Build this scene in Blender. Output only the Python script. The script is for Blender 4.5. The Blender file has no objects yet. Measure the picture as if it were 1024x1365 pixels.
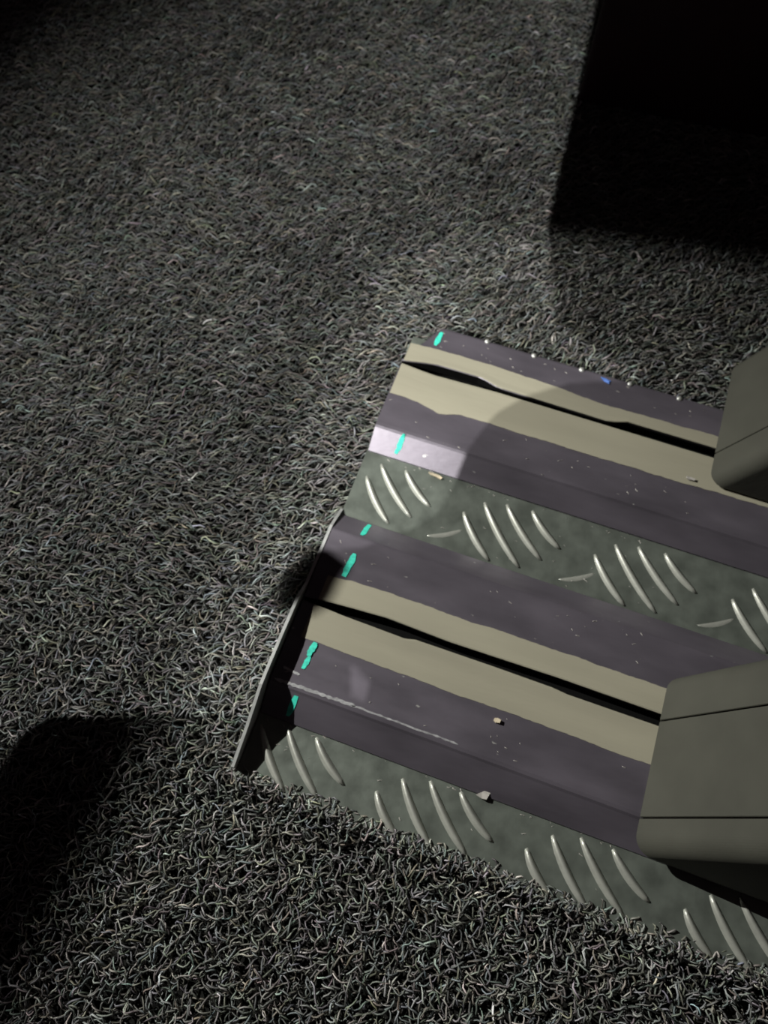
import bpy, bmesh, math, random
import numpy as np
from mathutils import Vector, Matrix

random.seed(7)
rng = np.random.default_rng(11)
scene = bpy.context.scene
COL = scene.collection

# ------------------------------------------------------------------ camera
FPX = 1000.0
PITCH = 67.0
cam_d = bpy.data.cameras.new('camera')
cam_d.sensor_fit = 'VERTICAL'
cam_d.sensor_height = 36.0
cam_d.lens = FPX * 36.0 / 1365.0
cam_d.clip_start = 0.01
cam_d.dof.use_dof = True
cam_d.dof.focus_distance = 0.45
cam_d.dof.aperture_fstop = 8.0
cam = bpy.data.objects.new('camera', cam_d)
cam.location = (0, 0, 0.60)
cam.rotation_euler = (math.radians(90 - PITCH), 0, 0)
COL.objects.link(cam)
scene.camera = cam

# ------------------------------------------------------------------ world: a nearly dark room
w = bpy.data.worlds.new('dark_room')
scene.world = w
w.use_nodes = True
w.node_tree.nodes['Background'].inputs[0].default_value = (1.0, 0.72, 0.78, 1)
w.node_tree.nodes['Background'].inputs[1].default_value = 0.014

# ------------------------------------------------------------------ lamps
KEY_POS = Vector((-1.18, -0.93, 1.80))     # lamp behind and left of the photographer
FILL_POS = Vector((-1.42, 0.90, 1.25))     # second lamp out to the left


def spot(name, pos, aim, watts, angle, blend, radius, color):
    d = bpy.data.lights.new(name, 'SPOT')
    d.energy = watts
    d.spot_size = math.radians(angle)
    d.spot_blend = blend
    d.shadow_soft_size = radius
    d.color = color
    o = bpy.data.objects.new(name, d)
    o.location = pos
    o.rotation_euler = (Vector(aim) - pos).to_track_quat('-Z', 'Y').to_euler()
    COL.objects.link(o)
    return o


spot('key_lamp', KEY_POS, (0.07, 0.35, 0), 228, 33, 1.0, 0.0013, (1.0, 0.99, 0.95))
spot('fill_lamp', FILL_POS, (-0.09, 0.24, 0), 250, 33, 1.0, 0.004, (1.0, 0.99, 0.93))

scene.view_settings.view_transform = 'Standard'
scene.view_settings.look = 'None'
scene.view_settings.gamma = 1.0
scene.view_settings.use_curve_mapping = False
scene.view_settings.exposure = 0.0


# ------------------------------------------------------------------ helpers
def tag(o, label=None, cat=None, group=None, kind=None):
    if label: o['label'] = label
    if cat: o['category'] = cat
    if group: o['group'] = group
    if kind: o['kind'] = kind
    return o


def link(name, me, mat, parent=None):
    o = bpy.data.objects.new(name, me)
    if mat is not None and len(me.materials) == 0:
        me.materials.append(mat)
    COL.objects.link(o)
    if parent is not None:
        o.parent = parent
    return o


def pydata(name, verts, faces, mat, parent=None, smooth=False, recalc=True):
    me = bpy.data.meshes.new(name)
    me.from_pydata([tuple(v) for v in verts], [], faces)
    me.update()
    if recalc:
        bm = bmesh.new(); bm.from_mesh(me)
        bmesh.ops.recalc_face_normals(bm, faces=bm.faces)
        bm.to_mesh(me); bm.free()
    if smooth:
        for p in me.polygons: p.use_smooth = True
    return link(name, me, mat, parent)


def prism(poly, z0, z1):
    """closed solid from a polygon (list of xy), z0/z1 may be functions of (x, y)"""
    f0 = z0 if callable(z0) else (lambda x, y: z0)
    f1 = z1 if callable(z1) else (lambda x, y: z1)
    n = len(poly)
    vs = [(x, y, f0(x, y)) for x, y in poly] + [(x, y, f1(x, y)) for x, y in poly]
    fs = [tuple(range(n))[::-1], tuple(range(n, 2 * n))]
    fs += [(i, (i + 1) % n, n + (i + 1) % n, n + i) for i in range(n)]
    return vs, fs


def sweep(sections, closed=True):
    """sections: list of equal-length rings of points; capped solid"""
    n = len(sections[0]); vs = []; fs = []
    for s in sections: vs += s
    for k in range(len(sections) - 1):
        a = k * n; b = a + n
        for i in range(n if closed else n - 1):
            j = (i + 1) % n
            fs.append((a + i, a + j, b + j, b + i))
    if closed:
        fs.append(tuple(range(n))[::-1])
        fs.append(tuple(range(len(vs) - n, len(vs))))
    return vs, fs


def bevel(o, width, seg=2, angle=40):
    m = o.modifiers.new('bevel', 'BEVEL')
    m.width = width; m.segments = seg; m.limit_method = 'ANGLE'; m.angle_limit = math.radians(angle)


# ------------------------------------------------------------------ materials
def mat(name, col, rough=0.6, metal=0.0, spec=0.5, var=0.0, var_scale=40.0, bump=0.0, bump_scale=300.0,
        specks=None, stretch=(1, 1, 1), rough_var=0.0):
    m = bpy.data.materials.new(name); m.use_nodes = True
    nt = m.node_tree; N = nt.nodes; L = nt.links
    b = N['Principled BSDF']
    b.inputs['Roughness'].default_value = rough
    b.inputs['Metallic'].default_value = metal
    b.inputs['Specular IOR Level'].default_value = spec
    tc = N.new('ShaderNodeTexCoord'); mp = N.new('ShaderNodeMapping')
    mp.inputs['Scale'].default_value = stretch
    L.new(tc.outputs['Object'], mp.inputs['Vector'])
    nz = N.new('ShaderNodeTexNoise'); nz.inputs['Scale'].default_value = var_scale
    nz.inputs['Detail'].default_value = 6
    L.new(mp.outputs[0], nz.inputs['Vector'])
    mx = N.new('ShaderNodeMix'); mx.data_type = 'RGBA'
    mx.inputs['A'].default_value = tuple(c * (1 - var) for c in col) + (1,)
    mx.inputs['B'].default_value = tuple(min(1, c * (1 + var)) for c in col) + (1,)
    rp = N.new('ShaderNodeValToRGB')
    rp.color_ramp.elements[0].position = 0.3; rp.color_ramp.elements[1].position = 0.7
    L.new(nz.outputs['Fac'], rp.inputs['Fac']); L.new(rp.outputs['Color'], mx.inputs['Factor'])
    out = mx.outputs['Result']
    if rough_var:
        mr = N.new('ShaderNodeMapRange')
        mr.inputs['To Min'].default_value = rough - rough_var; mr.inputs['To Max'].default_value = rough + rough_var
        L.new(nz.outputs['Fac'], mr.inputs['Value']); L.new(mr.outputs[0], b.inputs['Roughness'])
    if specks:
        scol, sscale, thr = specks
        n2 = N.new('ShaderNodeTexNoise'); n2.inputs['Scale'].default_value = sscale
        n2.inputs['Detail'].default_value = 3
        mp2 = N.new('ShaderNodeMapping'); mp2.inputs['Scale'].default_value = (0.45, 1, 1)
        L.new(tc.outputs['Object'], mp2.inputs['Vector']); L.new(mp2.outputs[0], n2.inputs['Vector'])
        r2 = N.new('ShaderNodeValToRGB')
        r2.color_ramp.elements[0].position = thr; r2.color_ramp.elements[1].position = thr + 0.03
        L.new(n2.outputs['Fac'], r2.inputs['Fac'])
        m2 = N.new('ShaderNodeMix'); m2.data_type = 'RGBA'
        m2.inputs['B'].default_value = scol + (1,)
        L.new(r2.outputs['Color'], m2.inputs['Factor']); L.new(out, m2.inputs['A'])
        out = m2.outputs['Result']
    L.new(out, b.inputs['Base Color'])
    if bump:
        n3 = N.new('ShaderNodeTexNoise'); n3.inputs['Scale'].default_value = bump_scale
        n3.inputs['Detail'].default_value = 4
        L.new(mp.outputs[0], n3.inputs['Vector'])
        bp = N.new('ShaderNodeBump'); bp.inputs['Strength'].default_value = bump
        bp.inputs['Distance'].default_value = 0.001
        L.new(n3.outputs['Fac'], bp.inputs['Height']); L.new(bp.outputs[0], b.inputs['Normal'])
    return m


M_RAIL = mat('violet_grey_metal', (0.130, 0.117, 0.140), 0.36, 0.42, 0.5, 0.22, 38, 0.12, 260,
             specks=((0.42, 0.42, 0.40), 190, 0.735), stretch=(0.35, 1, 1), rough_var=0.08)
M_TAPE = mat('beige_masking_tape', (0.30, 0.283, 0.215), 0.75, 0, 0.3, 0.10, 30, 0.15, 500, stretch=(0.15, 1, 1))
M_TREAD = mat('tread_aluminium', (0.165, 0.186, 0.162), 0.40, 0.50, 0.5, 0.25, 60, 0.15, 180, rough_var=0.1)
M_BAR = mat('lightened_bar_aluminium', (0.42, 0.43, 0.385), 0.42, 0.5, 0.5, 0.12, 120, 0.1, 400)  # base lightened above the tread plate to brighten the lit flanks
M_TRIM = mat('bare_trim_metal', (0.50, 0.51, 0.50), 0.45, 0.4, 0.5, 0.2, 90, 0.1, 300)
M_SLOT = mat('slot_shade_black', (0.004, 0.004, 0.004), 0.9, 0, 0.1, 0.2, 60)  # near-black colour stands in for the shade inside the slots
M_TEAL = mat('teal_paint', (0.05, 0.66, 0.50), 0.6, 0, 0.4, 0.25, 300)
M_POST = mat('dull_beige_wrap', (0.054, 0.054, 0.043), 0.75, 0, 0.3, 0.12, 25, 0.15, 300)
M_SEAM = mat('dark_seam_rubber', (0.01, 0.009, 0.008), 0.9, 0, 0.1, 0.1, 50)  # near-black strip in the bottom of each groove
M_BOX = mat('black_box_vinyl', (0.030, 0.006, 0.012), 0.55, 0, 0.3, 0.2, 20, 0.3, 400)
M_FLOOR = mat('mat_backing', (0.012, 0.012, 0.011), 0.9, 0, 0.1, 0.5, 120, 0.6, 500)
M_RIVET = mat('rivet_metal', (0.55, 0.56, 0.53), 0.4, 0.6, 0.5, 0.1, 100)
M_SCUFF = mat('bare_scuff', (0.36, 0.36, 0.37), 0.5, 0.4, 0.5, 0.3, 200, 0.2, 500)
M_CHIP = mat('pale_wood', (0.50, 0.43, 0.31), 0.8, 0, 0.3, 0.2, 200)
M_BLUE = mat('blue_plastic', (0.10, 0.20, 0.55), 0.5, 0, 0.4, 0.2, 200)
M_PAPER = mat('grey_paper', (0.42, 0.40, 0.37), 0.8, 0, 0.3, 0.15, 200)
M_PANEL = mat('black_panel', (0.008, 0.008, 0.008), 0.95, 0, 0.05, 0.1, 20)


def fibre_material():
    m = bpy.data.materials.new('mat_fibre'); m.use_nodes = True
    nt = m.node_tree; N = nt.nodes; L = nt.links
    b = N['Principled BSDF']
    at = N.new('ShaderNodeAttribute'); at.attribute_name = 'tint'
    L.new(at.outputs['Color'], b.inputs['Base Color'])
    b.inputs['Roughness'].default_value = 0.50
    b.inputs['Specular IOR Level'].default_value = 0.5
    return m


M_FIBRE = fibre_material()

# ------------------------------------------------------------------ setting
# floor backing
pydata('floor', [(-1.6, -0.9, 0), (1.6, -0.9, 0), (1.6, 2.0, 0), (-1.6, 2.0, 0)], [(0, 1, 2, 3)], M_FLOOR)
tag(bpy.data.objects['floor'], kind='structure')

# frame of the panel: local x = along the slots, local -y = towards the viewer
ORG = Vector((0.0223457, 0.39017824, 0.0))
ANG = math.radians(-19.7)
UX = np.array([math.cos(ANG), math.sin(ANG)]); VX = np.array([math.sin(ANG), -math.cos(ANG)])


def to_uv(x, y):
    dx = x - ORG.x; dy = y - ORG.y
    return (dx * UX[0] + dy * UX[1]) * 1000, (dx * VX[0] + dy * VX[1]) * 1000


BOX_X0, BOX_Y0 = 0.216, 0.752


def build_fibres():
    """loop pile of the mat: tens of thousands of little three-sided curls, uncountable"""
    pts = []
    sp = 0.0040
    xs = np.arange(-0.66, 0.66, sp); ys = np.arange(-0.24, 1.08, sp)
    X, Y = np.meshgrid(xs, ys)
    X = X.ravel() + rng.uniform(-.6, .6, X.size) * sp; Y = Y.ravel() + rng.uniform(-.6, .6, Y.size) * sp
    half = 0.315 + 0.235 * np.clip((Y + 0.12) / 1.06, 0, 1.2)
    keep = np.abs(X) < half
    X = X[keep]; Y = Y[keep]
    u, v = to_uv(X, Y)
    ins = (u > -5) & (v > -44) & (v < 370)
    cut = (u < 20) & (v < -20) & ((u - 0) / 20 < (-20 - v) / 24)
    ins &= ~cut
    ca_, sa_ = math.cos(math.radians(16)), math.sin(math.radians(16))
    bx_ = (X - BOX_X0) * ca_ - (Y - BOX_Y0) * sa_; by_ = (X - BOX_X0) * sa_ + (Y - BOX_Y0) * ca_
    inb = (bx_ > .010) & (by_ > .010)
    keep = ~(ins | inb)
    X = X[keep]; Y = Y[keep]
    n = X.size
    ex = rng.uniform(-8, 440, 1500); ey = rng.uniform(371, 380, 1500)
    X = np.concatenate([X, ORG.x + (ex * UX[0] + ey * VX[0]) * .001]); Y = np.concatenate([Y, ORG.y + (ex * UX[1] + ey * VX[1]) * .001])
    n = X.size; near = None
    u2, v2 = to_uv(X, Y)
    near = np.clip((0.30 - Y) / 0.35, 0, 1)             # coils nearer the viewer stand more upright
    th = rng.normal(math.radians(14), 1, n) * 0 + math.radians(15) + rng.normal(0, 1, n) * (0.30 + 0.80 * near)
    # combed locally: slowly varying swirl
    th += 0.35 * np.sin(X * 23 + 1.3 * np.sin(Y * 17)) * np.cos(Y * 19 + X * 7)
    flip = rng.random(n) < 0.5; th = np.where(flip, th + math.pi, th)
    Ln = rng.uniform(0.009, 0.019, n) * (1 - 0.15 * near)
    bend = rng.normal(0, 1, n) * 0.0020 * (1 + 0.5 * near)
    sbend = rng.normal(0, 1, n) * 0.0016
    ztop = rng.uniform(0.0045, 0.0105, n) + 0.001 * near
    zend = rng.uniform(0.0005, 0.0045, n)
    edge = (u2 > -12) & (v2 > 366) & (v2 < 384)
    ztop = np.where(edge, rng.uniform(0.012, 0.0185, n), ztop)
    zst = rng.uniform(0.0005, 0.0055, n)
    rad = rng.uniform(0.00040, 0.00064, n)  * (1 + 0.10 * near)
    S = 6
    t = np.linspace(0, 1, S)[None, :]
    along = (t - 0.5) * Ln[:, None]
    side = bend[:, None] * 4 * t * (1 - t) + sbend[:, None] * np.sin(2 * math.pi * t)
    hz = zst[:, None] * (1 - t) + zend[:, None] * t + (ztop - 0.5 * (zst + zend))[:, None] * 4 * t * (1 - t) * 0.9
    c = np.cos(th)[:, None]; s = np.sin(th)[:, None]
    PX = X[:, None] + along * c - side * s
    PY = Y[:, None] + along * s + side * c
    PZ = np.maximum(hz, 0.0008)
    P = np.stack([PX, PY, PZ], -1)                      # n,S,3
    T = np.gradient(P, axis=1); T /= np.linalg.norm(T, axis=-1, keepdims=True) + 1e-9
    Z = np.array([0, 0, 1.0])
    A = np.cross(T, Z); A /= np.linalg.norm(A, axis=-1, keepdims=True) + 1e-9
    B = np.cross(A, T)
    prof = np.array([0.55, 1, 1, 1, 0.95, 0.5])[None, :, None]
    V = []
    for k in range(3):
        a = math.radians(90 + 120 * k)
        V.append(P + rad[:, None, None] * prof * (math.cos(a) * A * 1.25 + math.sin(a) * B))
    V = np.stack(V, 2)                                  # n,S,3,3
    verts = V.reshape(-1, 3)
    base = (np.arange(n) * S * 3)[:, None, None]
    k = np.arange(S - 1)[None, :, None]; j = np.arange(3)[None, None, :]
    j2 = (j + 1) % 3
    q = np.stack([base + k * 3 + j, base + k * 3 + j2, base + (k + 1) * 3 + j2, base + (k + 1) * 3 + j], -1).reshape(-1, 4)
    me = bpy.data.meshes.new('floor_mat_pile')
    me.vertices.add(verts.shape[0]); me.vertices.foreach_set('co', verts.astype(np.float32).ravel())
    me.loops.add(q.size); me.loops.foreach_set('vertex_index', q.astype(np.int32).ravel())
    me.polygons.add(q.shape[0])
    me.polygons.foreach_set('loop_start', np.arange(0, q.size, 4, dtype=np.int32))
    me.polygons.foreach_set('use_smooth', np.ones(q.shape[0], bool))
    me.update(calc_edges=True)
    g = np.exp(rng.normal(0, 0.48, n)) * 0.170
    tint = np.stack([g * rng.normal(1.0, .09, n), g * rng.normal(1.02, .05, n), g * rng.normal(0.95, .09, n), np.ones(n)], -1)
    tint = np.clip(np.repeat(tint, S * 3, axis=0), 0, 1)
    ca = me.attributes.new('tint', 'FLOAT_COLOR', 'POINT')
    ca.data.foreach_set('color', tint.astype(np.float32).ravel())
    o = link('floor_mat_pile', me, M_FIBRE)
    tag(o, 'dark grey loop pile floor mat of tangled curly fibres', 'floor mat', kind='stuff')
    print('fibres', n, 'tris', q.shape[0] * 2)


build_fibres()


# ------------------------------------------------------------------ added panels that shape the light of the two lamps (out of frame)
def through(lamp, p, zh):
    p = Vector(p); k = (lamp.z - zh) / (lamp.z - p.z)
    q = lamp + (p - lamp) * k
    return (q.x, q.y, zh)


def shade(name, loops, thick, parent):
    bm = bmesh.new(); edges = []
    for lp in loops:
        vs = [bm.verts.new(p) for p in lp]
        edges += [bm.edges.new((vs[i], vs[(i + 1) % len(vs)])) for i in range(len(vs))]
    bmesh.ops.triangle_fill(bm, use_beauty=True, use_dissolve=False, edges=edges, normal=(0, 0, 1))
    me = bpy.data.meshes.new(name); bm.to_mesh(me); bm.free()
    o = link(name, me, M_PANEL, parent)
    sm = o.modifiers.new('thickness', 'SOLIDIFY'); sm.thickness = thick; sm.offset = 1
    return o


KZ = 1.22
key_edge = [(0.34, 1.40, .008), (0.256, 0.9226, .008), (0.166, 0.570, .008), (0.166, 0.4756, .008), (0.163, 0.449, .008),
            (0.238, 0.362, .03), (0.1557, 0.358, .03), (0.118, 0.345, .03), (0.0921, 0.3289, .03), (0.0712, 0.2995, .03), (0.0598, 0.278, .02),
            (0.0444, 0.2436, .014), (0.0207, 0.2286, .014), (0.0049, 0.2158, .03), (-0.0254, 0.2029, .03),
            (-0.0452, 0.201, .03), (-0.067, 0.214, .008), (-0.085, 0.196, .008), (-0.094, 0.168, .008), (-0.072, 0.165, .008),
            (-0.10, 0.075, .008), (-0.262, 0.074, .008), (-0.280, 0.064, .008), (-0.292, 0.040, .008), (-0.34, -0.10, .008), (-0.9, -0.60, .008)]
outer = [(-0.9, -1.1, .008), (1.5, -1.1, .008), (1.5, 1.40, .008)]
leak = [(-0.0335, 0.1240, .03), (-0.0105, 0.1035, .03), (-0.0165, 0.0790, .03), (-0.0325, 0.0860, .03)]
wl = shade('key_light_blocker', [[through(KEY_POS, p, KZ) for p in key_edge + outer], [through(KEY_POS, p, KZ) for p in leak]], 0.004, None)  # added unseen panel, cut to shape the key light and its leak
tag(wl, kind='structure')

FZ = 1.06
fill_edge = [(1.2, 0.47, .008), (0.383, 0.522, .008), (0.256, 0.543, .008), (0.165, 0.56, .008), (0.05, 0.57, .008), (-0.025, 0.525, .008),
             (-0.059, 0.458, .008), (-0.096, 0.342, .008), (-0.167, 0.173, .008), (-0.191, 0.078, .008),
             (-0.228, -0.011, .008), (-0.262, -0.086, .008), (-0.42, -0.42, .008)]
fouter = [(-0.95, -0.42, .008), (-0.95, 1.6, .008), (1.2, 1.6, .008)]
wf = shade('fill_light_blocker', [[through(FILL_POS, p, FZ) for p in fill_edge + fouter]], 0.004, None)  # added unseen panel, its edge cut to bound the fill light's pool
tag(wf, kind='structure')
TZ = 0.66
finger = [(-0.050, 0.216, .008), (-0.067, 0.214, .008), (-0.085, 0.196, .008), (-0.094, 0.168, .008), (-0.078, 0.166, .008),
          (-0.066, 0.158, .03), (-0.052, 0.166, .03), (-0.042, 0.190, .03), (-0.036, 0.200, .03)]
tr = shade('patch_shadow_blocker', [[through(FILL_POS, p, TZ) for p in finger]], 0.004, None)  # added unseen piece that casts a small dark patch in the fill light
tag(tr, kind='structure')

# ------------------------------------------------------------------ the slotted panel
panel = bpy.data.objects.new('rail_platform', None)
panel.location = ORG; panel.rotation_euler = (0, 0, ANG)
panel.empty_display_size = 0.05
COL.objects.link(panel)
tag(panel, 'aluminium tread plate platform with two raised slotted violet-grey rails, on the dark mat', 'platform')

mm = 0.001
ZB = 0.0140   # top of the tread plate
ZT = 0.0300   # top of the rails
UEND = 430


def L(u, v, z):
    return (u * mm, -v * mm, z)


# tread plate
poly = [(-8, -38), (UEND, -38), (UEND, 377), (-6, 377)]
vs, fs = prism([(u * mm, -v * mm) for u, v in poly], 0.0105, ZB)
plate = pydata('tread_plate', vs, fs, M_TREAD, panel)
plate['label'] = 'greenish grey aluminium tread plate'


def tread_bar_mesh(name, length, width, h):
    n = 10; m = 6; vs = []; fs = []
    for i in range(n + 1):
        t = i / n; x = (t - 0.5) * length
        wd = width * (math.sin(math.pi * min(max(0.02 + 0.96 * t, 0), 1)) ** 0.36)
        for j in range(m + 1):
            a = math.pi * j / m
            vs.append((x, -math.cos(a) * wd / 2 - 0.0022 * 4 * t * (1 - t) + 0.0011, (math.sin(a) * 0.25 + 0.75 * (1 - abs(math.cos(a)))) * h * (wd / width) - 0.0003))
    for i in range(n):
        for j in range(m):
            a = i * (m + 1) + j
            fs.append((a, a + 1, a + m + 2, a + m + 1))
    for e in (0, n):
        r = list(range(e * (m + 1), (e + 1) * (m + 1)))
        fs.append(tuple(r if e else r[::-1]))
    me = bpy.data.meshes.new(name); me.from_pydata(vs, [], fs); me.update()
    bm = bmesh.new(); bm.from_mesh(me); bmesh.ops.recalc_face_normals(bm, faces=bm.faces); bm.to_mesh(me); bm.free()
    for p in me.polygons: p.use_smooth = True
    me.materials.append(M_BAR)
    return me


bar_cache = {}


def tread_bar(u0, v0, u1, v1, width=7.0, h=3.6):
    ln = math.hypot(u1 - u0, v1 - v0)
    key = (round(ln / 4), width, h)
    if key not in bar_cache:
        bar_cache[key] = tread_bar_mesh('tread_bar', round(ln / 4) * 4 * mm, width * mm, h * mm)
    o = link('tread_bar', bar_cache[key], None, plate)
    o.location = L((u0 + u1) / 2, (v0 + v1) / 2, ZB)
    o.rotation_euler = (0, 0, math.atan2(-(v1 - v0), u1 - u0))
    return o


P1 = 113.7
for k in range(-1, 3):
    s = P1 * k
    for (a, b, c, d) in ((89.4, 118.5, 122.5, 153.5), (104.0, 104.5, 147, 150.4), (122.0, 99.5, 162.8, 138.5), (143.5, 97.5, 175.6, 124.2)):
        if a + s > -8:
            tread_bar(a + s, b, c + s, d)
        elif c + s > 18:
            tread_bar(max(a + s, 0), b + (max(a + s, 0) - a - s), c + s, d)
    for (a, b, c, d) in ((181, 150, 209, 134),):
        if a + s > 0: tread_bar(a + s, b, c + s, d, 6.0, 0.7)
for k in range(-1, 3):
    s = P1 * k
    for (a, b, c, d) in ((95.5, 352.5, 118, 375), (110.6, 337.7, 146, 376), (130.0, 332.0, 171, 372), (153.5, 332.1, 185.6, 357)):
        if a + s > -8:
            tread_bar(a + s, b, c + s, d)
        elif c + s > 18:
            tread_bar(max(a + s, 2), b + (max(a + s, 2) - a - s), c + s, d)


def lerp_poly(pts, u):
    if u <= pts[0][0]: return pts[0][1]
    for (a, b), (c, d) in zip(pts, pts[1:]):
        if u <= c: return b + (d - b) * (u - a) / (c - a)
    return pts[-1][1]


def rail(v_base0, v_top0, slot_up, slot_lo, v_top1, v_base1, u0, label, cut=None):
    """raised rail: back half and front half with the slot left open between them"""
    us = [u0] + [u for u in range(int(u0) + 4, UEND, 6)] + [UEND]
    br, nr = 2.0, 2.0
    back = []; front = []
    for u in us:
        su = lerp_poly(slot_up, u); sl = lerp_poly(slot_lo, u)
        uu = [u] * 8
        vb0, vt0 = v_base0, v_top0
        pts = [(vb0, ZB - .003), (vb0, ZB + .0008), (vt0 - 1.2, ZT - .0012), (vt0, ZT - .0003), (vt0 + 1.5, ZT), (su - 1.0, ZT), (su, ZT - .0008), (su, ZB - .003)]
        back.append([L(u if not cut else max(u, cut(v)), v, z) for v, z in pts])
        pts = [(sl, ZB - .003), (sl, ZT - .0008), (sl + 1.0, ZT), (v_top1 - 2.5, ZT), (v_top1, ZT - .0006), (v_top1 + 1.8, ZT - .0022), (v_base1 - .6, ZB + .0016), (v_base1, ZB - .003)]
        front.append([L(u, v, z) for v, z in pts])
    v1, f1 = sweep(back); v2, f2 = sweep(front)
    o = pydata('raised_rail', v1 + v2, f1 + [tuple(i + len(v1) for i in f) for f in f2], M_RAIL, panel)
    o['label'] = label
    # black floor put into the slot to paint in its shade
    lo = min(p[1] for p in slot_up) - 1; hi = max(p[1] for p in slot_lo) + 1
    vs, fs = prism([(u0 * mm + .001, -lo * mm), (UEND * mm, -lo * mm), (UEND * mm, -hi * mm), (u0 * mm + .001, -hi * mm)], ZB, ZB + .0045)
    pydata('slot_shade_floor', vs, fs, M_SLOT, o)
    for side, edge in ((0, slot_up), (1, slot_lo)):
        vs, fs = sweep([[L(u, lerp_poly(edge, u) + (.05 if side == 0 else -.05), ZB), L(u, lerp_poly(edge, u) + (.05 if side == 0 else -.05), ZT - .0012),
                         L(u, lerp_poly(edge, u) + (.5 if side == 0 else -.5), ZT - .0016), L(u, lerp_poly(edge, u) + (.5 if side == 0 else -.5), ZB)] for u in us])
        pydata('slot_shade_wall', vs, fs, M_SLOT, o)  # black facing keeps the slot sides looking shaded
    return o


def tape(parent, inner, outer, u0, seed, rough=0.35):
    """strip of tape between an inner (slot) edge and a slightly ragged outer edge"""
    r = random.Random(seed); us = [u0 + 0.8 * math.sin(i) for i in (0,)] + [u for u in range(int(u0) + 3, UEND, 3)] + [UEND]
    secs = []; drift = 0
    for u in us:
        drift = drift * 0.8 + r.uniform(-rough, rough)
        a = lerp_poly(inner, u); b = lerp_poly(outer, u) + drift
        e0 = L(u, a, ZT + .0000); e1 = L(u, b, ZT - .0001)
        q = (b - a)
        secs.append([e0, L(u, a, ZT + .0007), L(u, a + q * .06, ZT + .0011), L(u, a + q * .35, ZT + .0006), L(u, a + q * .75, ZT + .0005), L(u, b, ZT + .0004), e1])
    vs, fs = sweep(secs)
    o = pydata('masking_tape', vs, fs, M_TAPE, parent)
    o['label'] = 'beige masking tape strip along the slot'
    return o


def mark(parent, u, v0, v1, w, zf, seed):
    """short hand-painted dash across a rail"""
    r = random.Random(seed); n = 7; a = []; b = []
    for i in range(n + 1):
        t = i / n; v = v0 + (v1 - v0) * t
        e = math.sin(math.pi * (0.12 + 0.76 * t)) ** 0.5
        c = u + (t - .5) * -1.6 + r.uniform(-.35, .35)
        a.append((c - w / 2 * e + r.uniform(-.4, .4), v)); b.append((c + w / 2 * e + r.uniform(-.4, .4), v))
    poly = a + b[::-1]
    vs = [L(p, q, zf(q) - .0002) for p, q in poly] + [L(p, q, zf(q) + .00045) for p, q in poly]
    m = len(a); N = 2 * m; fs = []
    for i in range(m - 1):
        j = N - 1 - i
        fs.append((N + i, N + i + 1, N + j - 1, N + j))
        fs.append((i, j, j - 1, i + 1))
    fs += [(i, (i + 1) % N, N + (i + 1) % N, N + i) for i in range(N)]
    o = pydata('paint_mark', vs, fs, M_TEAL, parent)
    o['label'] = 'teal paint dash'
    return o


flat = lambda v: ZT

# rear rail (behind), its back edge cut and riveted
up1 = [(-10, 1.6), (0, 0.5), (14, -2.6), (26, -4.6), (66, -5.0), (74, -3.0), (84, 0.0), (182, 1.2), (190, -0.4), (200, -4.0), (430, -4.0)]
lo1 = [(-10, 4.6), (0, 5.2), (16, 6.6), (28, 7.2), (84, 5.4), (430, 6.2)]
cut1 = lambda v: 18 - (v + 44) * 0.80 if v < -19 else -6
r1 = rail(-44.5, -44.0, up1, lo1, 71.0, 91.0, -6, 'rear raised rail with riveted back edge', cut=cut1)
t = tape(r1, up1, [(-10, -18.5), (40, -20.8), (90, -20.4), (140, -17.6), (180, -15.0), (260, -16.0), (430, -16.0)], -4.5, 3)
tape(r1, lo1, [(-10, 37.6), (21, 38.0), (30, 40.5), (42, 43.5), (52, 40.5), (61, 37.6), (90, 37.6), (170, 38.6), (280, 37.2), (430, 37.6)], -5, 4)
slope1 = lambda v: ZT - .0022 + (ZB + .0016 - ZT + .0022) * max(0, min(1, (v - 72.8) / 17.6)) if v > 72.8 else ZT
mark(r1, 18, -39.5, -24.0, 4.6, flat, 1)
mark(r1, 19.5, 72.5, 87.0, 4.6, slope1, 2)
# front rail
up2 = [(-10, 236.4), (8, 234.6), (30, 232.8), (62, 230.8), (113, 232.4), (200, 230.8), (430, 231.6)]
lo2 = [(-10, 238.4), (8, 239.6), (28, 240.6), (60, 241.2), (80, 241.6), (88, 239.6), (150, 239.2), (196, 239.4), (208, 240.6), (430, 239.8)]
r2 = rail(155.0, 174.5, up2, lo2, 306.0, 329.0, -6, 'front raised rail with sloped sides')
tape(r2, up2, [(-10, 214.5), (6, 213.6), (27, 211.2), (100, 211.4), (430, 210.4)], 5.5, 5)
tape(r2, lo2, [(-10, 266.6), (124, 268.2), (430, 269.4)], 4.0, 6)
slope2 = lambda v: ZT - .0022 + (ZB + .0016 - ZT + .0022) * max(0, min(1, (v - 307.8) / 20.6)) if v > 307.8 else ZT
bslope2 = lambda v: ZB + .0008 + (ZT - .002 - ZB) * max(0, min(1, (v - 155) / 18.3))
mark(r2, 19.2, 156.5, 171.5, 4.4, bslope2, 7)
mark(r2, 18.4, 189.5, 210.5, 5.4, flat, 8)
mark(r2, 15.6, 267.5, 279.0, 4.6, lambda v: ZT + .0005, 9)
mark(r2, 15.2, 278.5, 289.5, 3.4, flat, 10)
mark(r2, 16.2, 309.5, 324.5, 4.8, slope2, 11)


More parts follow.
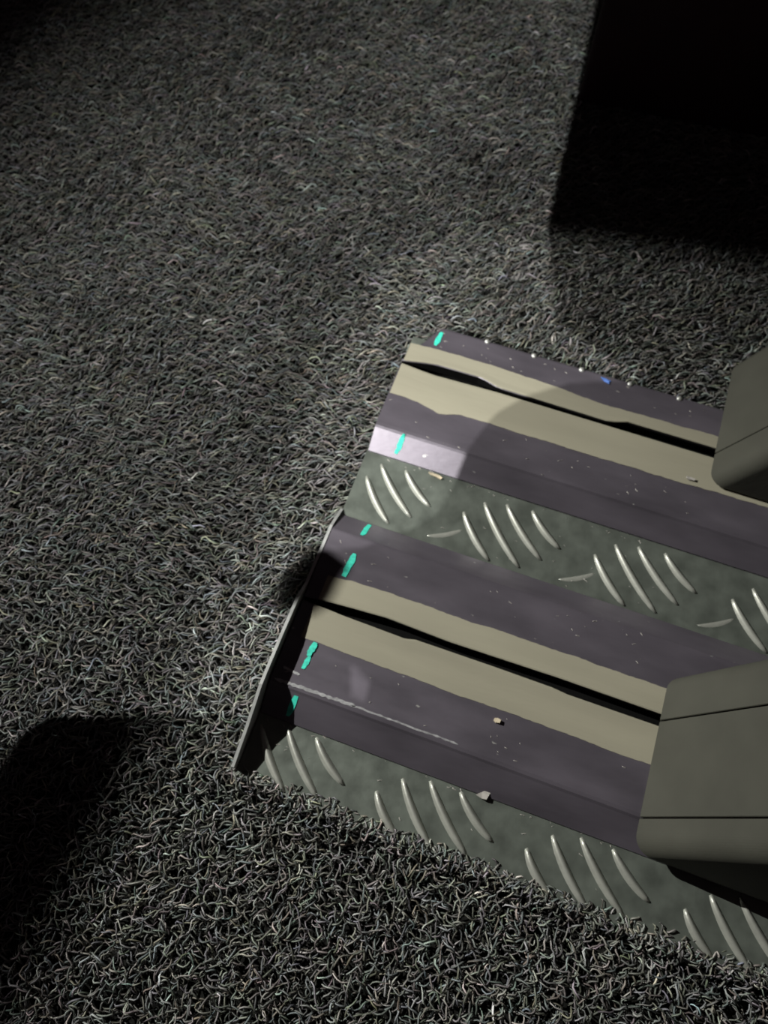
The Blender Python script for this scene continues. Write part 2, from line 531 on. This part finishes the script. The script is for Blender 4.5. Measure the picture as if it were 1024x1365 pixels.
# pale scuffs along the front edge of the front rail
def scuff(parent, u0, u1, vf, w, seed):
    r = random.Random(seed); us = np.linspace(u0, u1, 26); a = []; b = []
    for i, u in enumerate(us):
        e = 0.35 + 0.65 * abs(math.sin(i * 1.7 + seed)) if 0 < i < 25 else 0.1
        c = vf(u) + r.uniform(-.3, .3)
        a.append((u, c - w * e / 2)); b.append((u, c + w * e / 2))
    poly = a + b[::-1]; m = len(a); N = 2 * m
    vs = [L(p, q, ZT - .0003) for p, q in poly] + [L(p, q, ZT + .00025) for p, q in poly]
    fs = [(N + i, N + i + 1, N + N - 2 - i, N + N - 1 - i) for i in range(m - 1)]
    fs += [(i, (i + 1) % N, N + (i + 1) % N, N + i) for i in range(N)]
    o = pydata('scuff_mark', vs, fs, M_SCUFF, parent)
    o['label'] = 'pale worn scuff on the rail edge'
    return o


scuff(r2, -3, 62, lambda u: 303.2 - 0.02 * u, 3.0, 1)
scuff(r2, 58, 142, lambda u: 302.2, 1.6, 2)
scuff(r2, 0, 14, lambda u: 293.0 + u * .1, 2.4, 3)

# rivets along the back edge of the rear rail
rv = []; rf = []
nseg = 10
rings = [(2.6, 0.0), (2.5, 1.0), (1.6, 1.9), (0.0001, 2.2)]
for r_, z_ in rings:
    rv += [(r_ * mm * math.cos(2 * math.pi * i / nseg), r_ * mm * math.sin(2 * math.pi * i / nseg), z_ * mm) for i in range(nseg)]
for k in range(3):
    rf += [(k * nseg + i, k * nseg + (i + 1) % nseg, (k + 1) * nseg + (i + 1) % nseg, (k + 1) * nseg + i) for i in range(nseg)]
rf.append(tuple(range(nseg))[::-1])
first = pydata('rivet', rv, rf, M_RIVET, r1, smooth=True)
first.location = L(60.9, -44.0, ZT - .0006)
for i in range(1, 5):
    c = first.copy(); COL.objects.link(c); c.parent = r1
    c.location = L(60.9 + 44.2 * i, -43.6 + .15 * i, ZT - .0006)

# end trim standing along the left end of the panel
secs = []
for v, zt, uo in ((150, .0146, -7.0), (172, .0292, -7.0), (225, .0310, -7.2), (240, .0400, -7.4), (270, .0425, -7.4), (312, .0425, -7.4), (340, .032, -7.2), (372, .024, -7.0)):
    secs.append([L(uo - 2.2, v, .004), L(uo - 2.2, v, zt), L(uo + .2, v, zt), L(uo + .2, v, .004)])
vs, fs = sweep(secs)
pydata('end_trim', vs, fs, M_TRIM, panel)

# ------------------------------------------------------------------ two leaning beige posts on the rails
LEAN = (0.441, -0.144)


def post(u0, v0, wu, wv, z0, z1, grooves, label):
    root = bpy.data.objects.new('leaning_post', None)
    root.empty_display_size = 0.04
    root.location = Matrix.Translation(ORG) @ Matrix.Rotation(ANG, 4, 'Z') @ Vector(L(u0, v0 + wv / 2, z0))
    root.rotation_euler = (0, 0, ANG)
    COL.objects.link(root)
    tag(root, label, 'post', 'beige leaning posts')
    R = 13.0; ring = []
    # outline in (du, dv), start at back-left corner going down the left face
    def arc(cx, cy, a0, a1, n=14):
        return [(cx + R * math.cos(math.radians(a0 + (a1 - a0) * i / n)), cy + R * math.sin(math.radians(a0 + (a1 - a0) * i / n))) for i in range(n + 1)]
    ring += arc(R, R, 270, 180)
    for g in grooves:
        ring += [(0, g - .9), (0.7, g - .55), (3.2, g - .5), (3.2, g + .5), (0.7, g + .55), (0, g + .9)]
    ring += arc(R, wv - R, 180, 90)
    ring += arc(wu - R, wv - R, 90, 0)
    ring += arc(wu - R, R, 0, -90)
    secs = []
    for z, ins in ((0, 1.6), (.0018, 0), ((z1 - z0) * .5, 0), (z1 - z0, 0)):
        row = []
        for du, dv in ring:
            cu, cv = wu / 2, wv / 2
            f = 1 - ins / 60
            row.append(((cu + (du - cu) * f) * mm + LEAN[0] * z, -((cv + (dv - cv) * f - wv / 2) * mm + LEAN[1] * z), z))
        secs.append(row)
    vs, fs = sweep(secs)
    o = pydata('post_body', vs, fs, M_POST, root)
    for g in grooves:
        q = []
        for z in (.001, z1 - z0 - .001):
            q.append([(a * mm + LEAN[0] * z, -((b - wv / 2) * mm + LEAN[1] * z), z) for a, b in ((2.6, g - .52), (3.4, g - .52), (3.4, g + .52), (2.6, g + .52))])
        vs, fs = sweep(q)
        pydata('seam_strip', vs, fs, M_SEAM, root)
    cap_z = z1 - z0
    cp = [((a) * mm + LEAN[0] * cap_z, -((b - wv / 2) * mm + LEAN[1] * cap_z)) for a, b in ring]
    vs, fs = prism(cp, cap_z, cap_z + .004)
    pydata('post_cap', vs, fs, M_POST, root)
    return root


post(275, -97, 120, 130, ZT + .0012, 0.20, (100,), 'beige leaning post on the rear rail, upper right')
post(275.5, 200, 120, 130, ZT + .0012, 0.20, (37, 107), 'beige leaning post on the front rail with two thin seams')

# ------------------------------------------------------------------ black box standing on the mat behind
box = bpy.data.objects.new('black_box', None)
box.location = Vector((BOX_X0, BOX_Y0, .004)) + Matrix.Rotation(math.radians(-16), 3, 'Z') @ Vector((.26, .18, 0))
box.rotation_euler = (0, 0, math.radians(-16))
COL.objects.link(box)
tag(box, 'black upright box with straight sides standing on the mat, top right', 'box')


def boxmesh(name, x0, x1, y0, y1, z0, z1, m, parent, bev=.004):
    vs, fs = prism([(x0, y0), (x1, y0), (x1, y1), (x0, y1)], z0, z1)
    o = pydata(name, vs, fs, m, parent)
    bevel(o, bev, 3)
    return o


boxmesh('box_body', -.26, .26, -.18, .18, 0, .42, M_BOX, box, .006)
boxmesh('box_lid', -.264, .264, -.184, .184, .421, .47, M_BOX, box, .006)

# ------------------------------------------------------------------ small litter lying on the panel
PM = Matrix.Translation(ORG) @ Matrix.Rotation(ANG, 4, 'Z')


def litter(name, u, v, z, pts, th, m, label, cat, rz=0):
    vs, fs = prism([(a * mm, -b * mm) for a, b in pts], 0, th * mm)
    vs = [(x, y, zz + 0.0007 * math.sin(x * 900)) for x, y, zz in vs]
    o = pydata(name, vs, fs, m)
    o.location = PM @ Vector(L(u, v, z)); o.rotation_euler = (0, 0, ANG + rz)
    tag(o, label, cat)
    return o


litter('wood_splinter', 56.5, 94.0, ZB + .0008, [(-6, -1), (-2, -1.8), (4, -1.4), (7, .2), (6, 1.8), (1, 1.2), (-4, .8)], 1.0, M_CHIP,
       'pale wood splinter on the tread plate beside the rear rail', 'splinter')
litter('paper_scrap', 170, 326.5, ZB + .0036, [(-5, 3.4), (-1, 0), (6.5, -6.5), (4.5, .4), (3.5, 4), (0, 4.4)], .4, M_PAPER,
       'small torn grey scrap at the front rail edge', 'scrap')
litter('plastic_flake', 172, -39.5, ZT + .0006, [(-5, -1), (-1, -1.8), (5, -.8), (3, 1.2), (4, 3), (-1, 1.6)], .6, M_BLUE,
       'tiny blue plastic flake on the riveted back edge', 'flake')
litter('crumb', 164, 276.5, ZT + .0006, [(-2.4, -1), (-.5, -1.8), (2.2, -1.2), (2, 1.4), (-1, 1.9), (-2.6, .8)], 1.4, M_CHIP,
       'pale crumb on the front rail below the tape', 'crumb')
litter('crumb', 261.5, 32.5, ZT + .0012, [(-4, -1), (-.5, -1.4), (3.6, -.9), (3, 1.0), (-1, 1.3), (-3.6, .7)], 1.2, M_PAPER,
       'whitish crumb on the rear tape next to the post', 'crumb')

# specks of dust and grit, too small and many to count
dv = []; df = []
for i in range(170):
    band = random.choice(((40, 70, ZT), (176, 208, ZT), (270, 302, ZT), (-40, -22, ZT), (94, 153, ZB), (333, 366, ZB), (91, 95, ZB), (329, 332, ZB)))
    u = random.uniform(-2, 268); v = random.uniform(band[0], band[1]); s = random.uniform(.25, .7); a = random.uniform(-.5, .9)
    e = s * random.uniform(1.2, 3.5); c_, s_ = math.cos(a), math.sin(a); k = len(dv)
    for (p, q, z) in ((-e, -s / 2, 0), (e, -s / 3, 0), (e * .8, s / 2, 0), (-e * .7, s / 2, 0), (-e * .4, 0, s), (e * .4, 0, s * .8)):
        dv.append(L(u + p * c_ - q * s_, v + p * s_ + q * c_, band[2] + .0001 + z * mm * .8))
    df += [(k, k + 1, k + 5, k + 4), (k + 1, k + 2, k + 5), (k + 2, k + 3, k + 4, k + 5), (k + 3, k, k + 4), (k, k + 3, k + 2, k + 1)]
dust = pydata('dust_specks', dv, df, M_PAPER, panel)
tag(dust, 'scattered pale dust specks', kind='stuff')
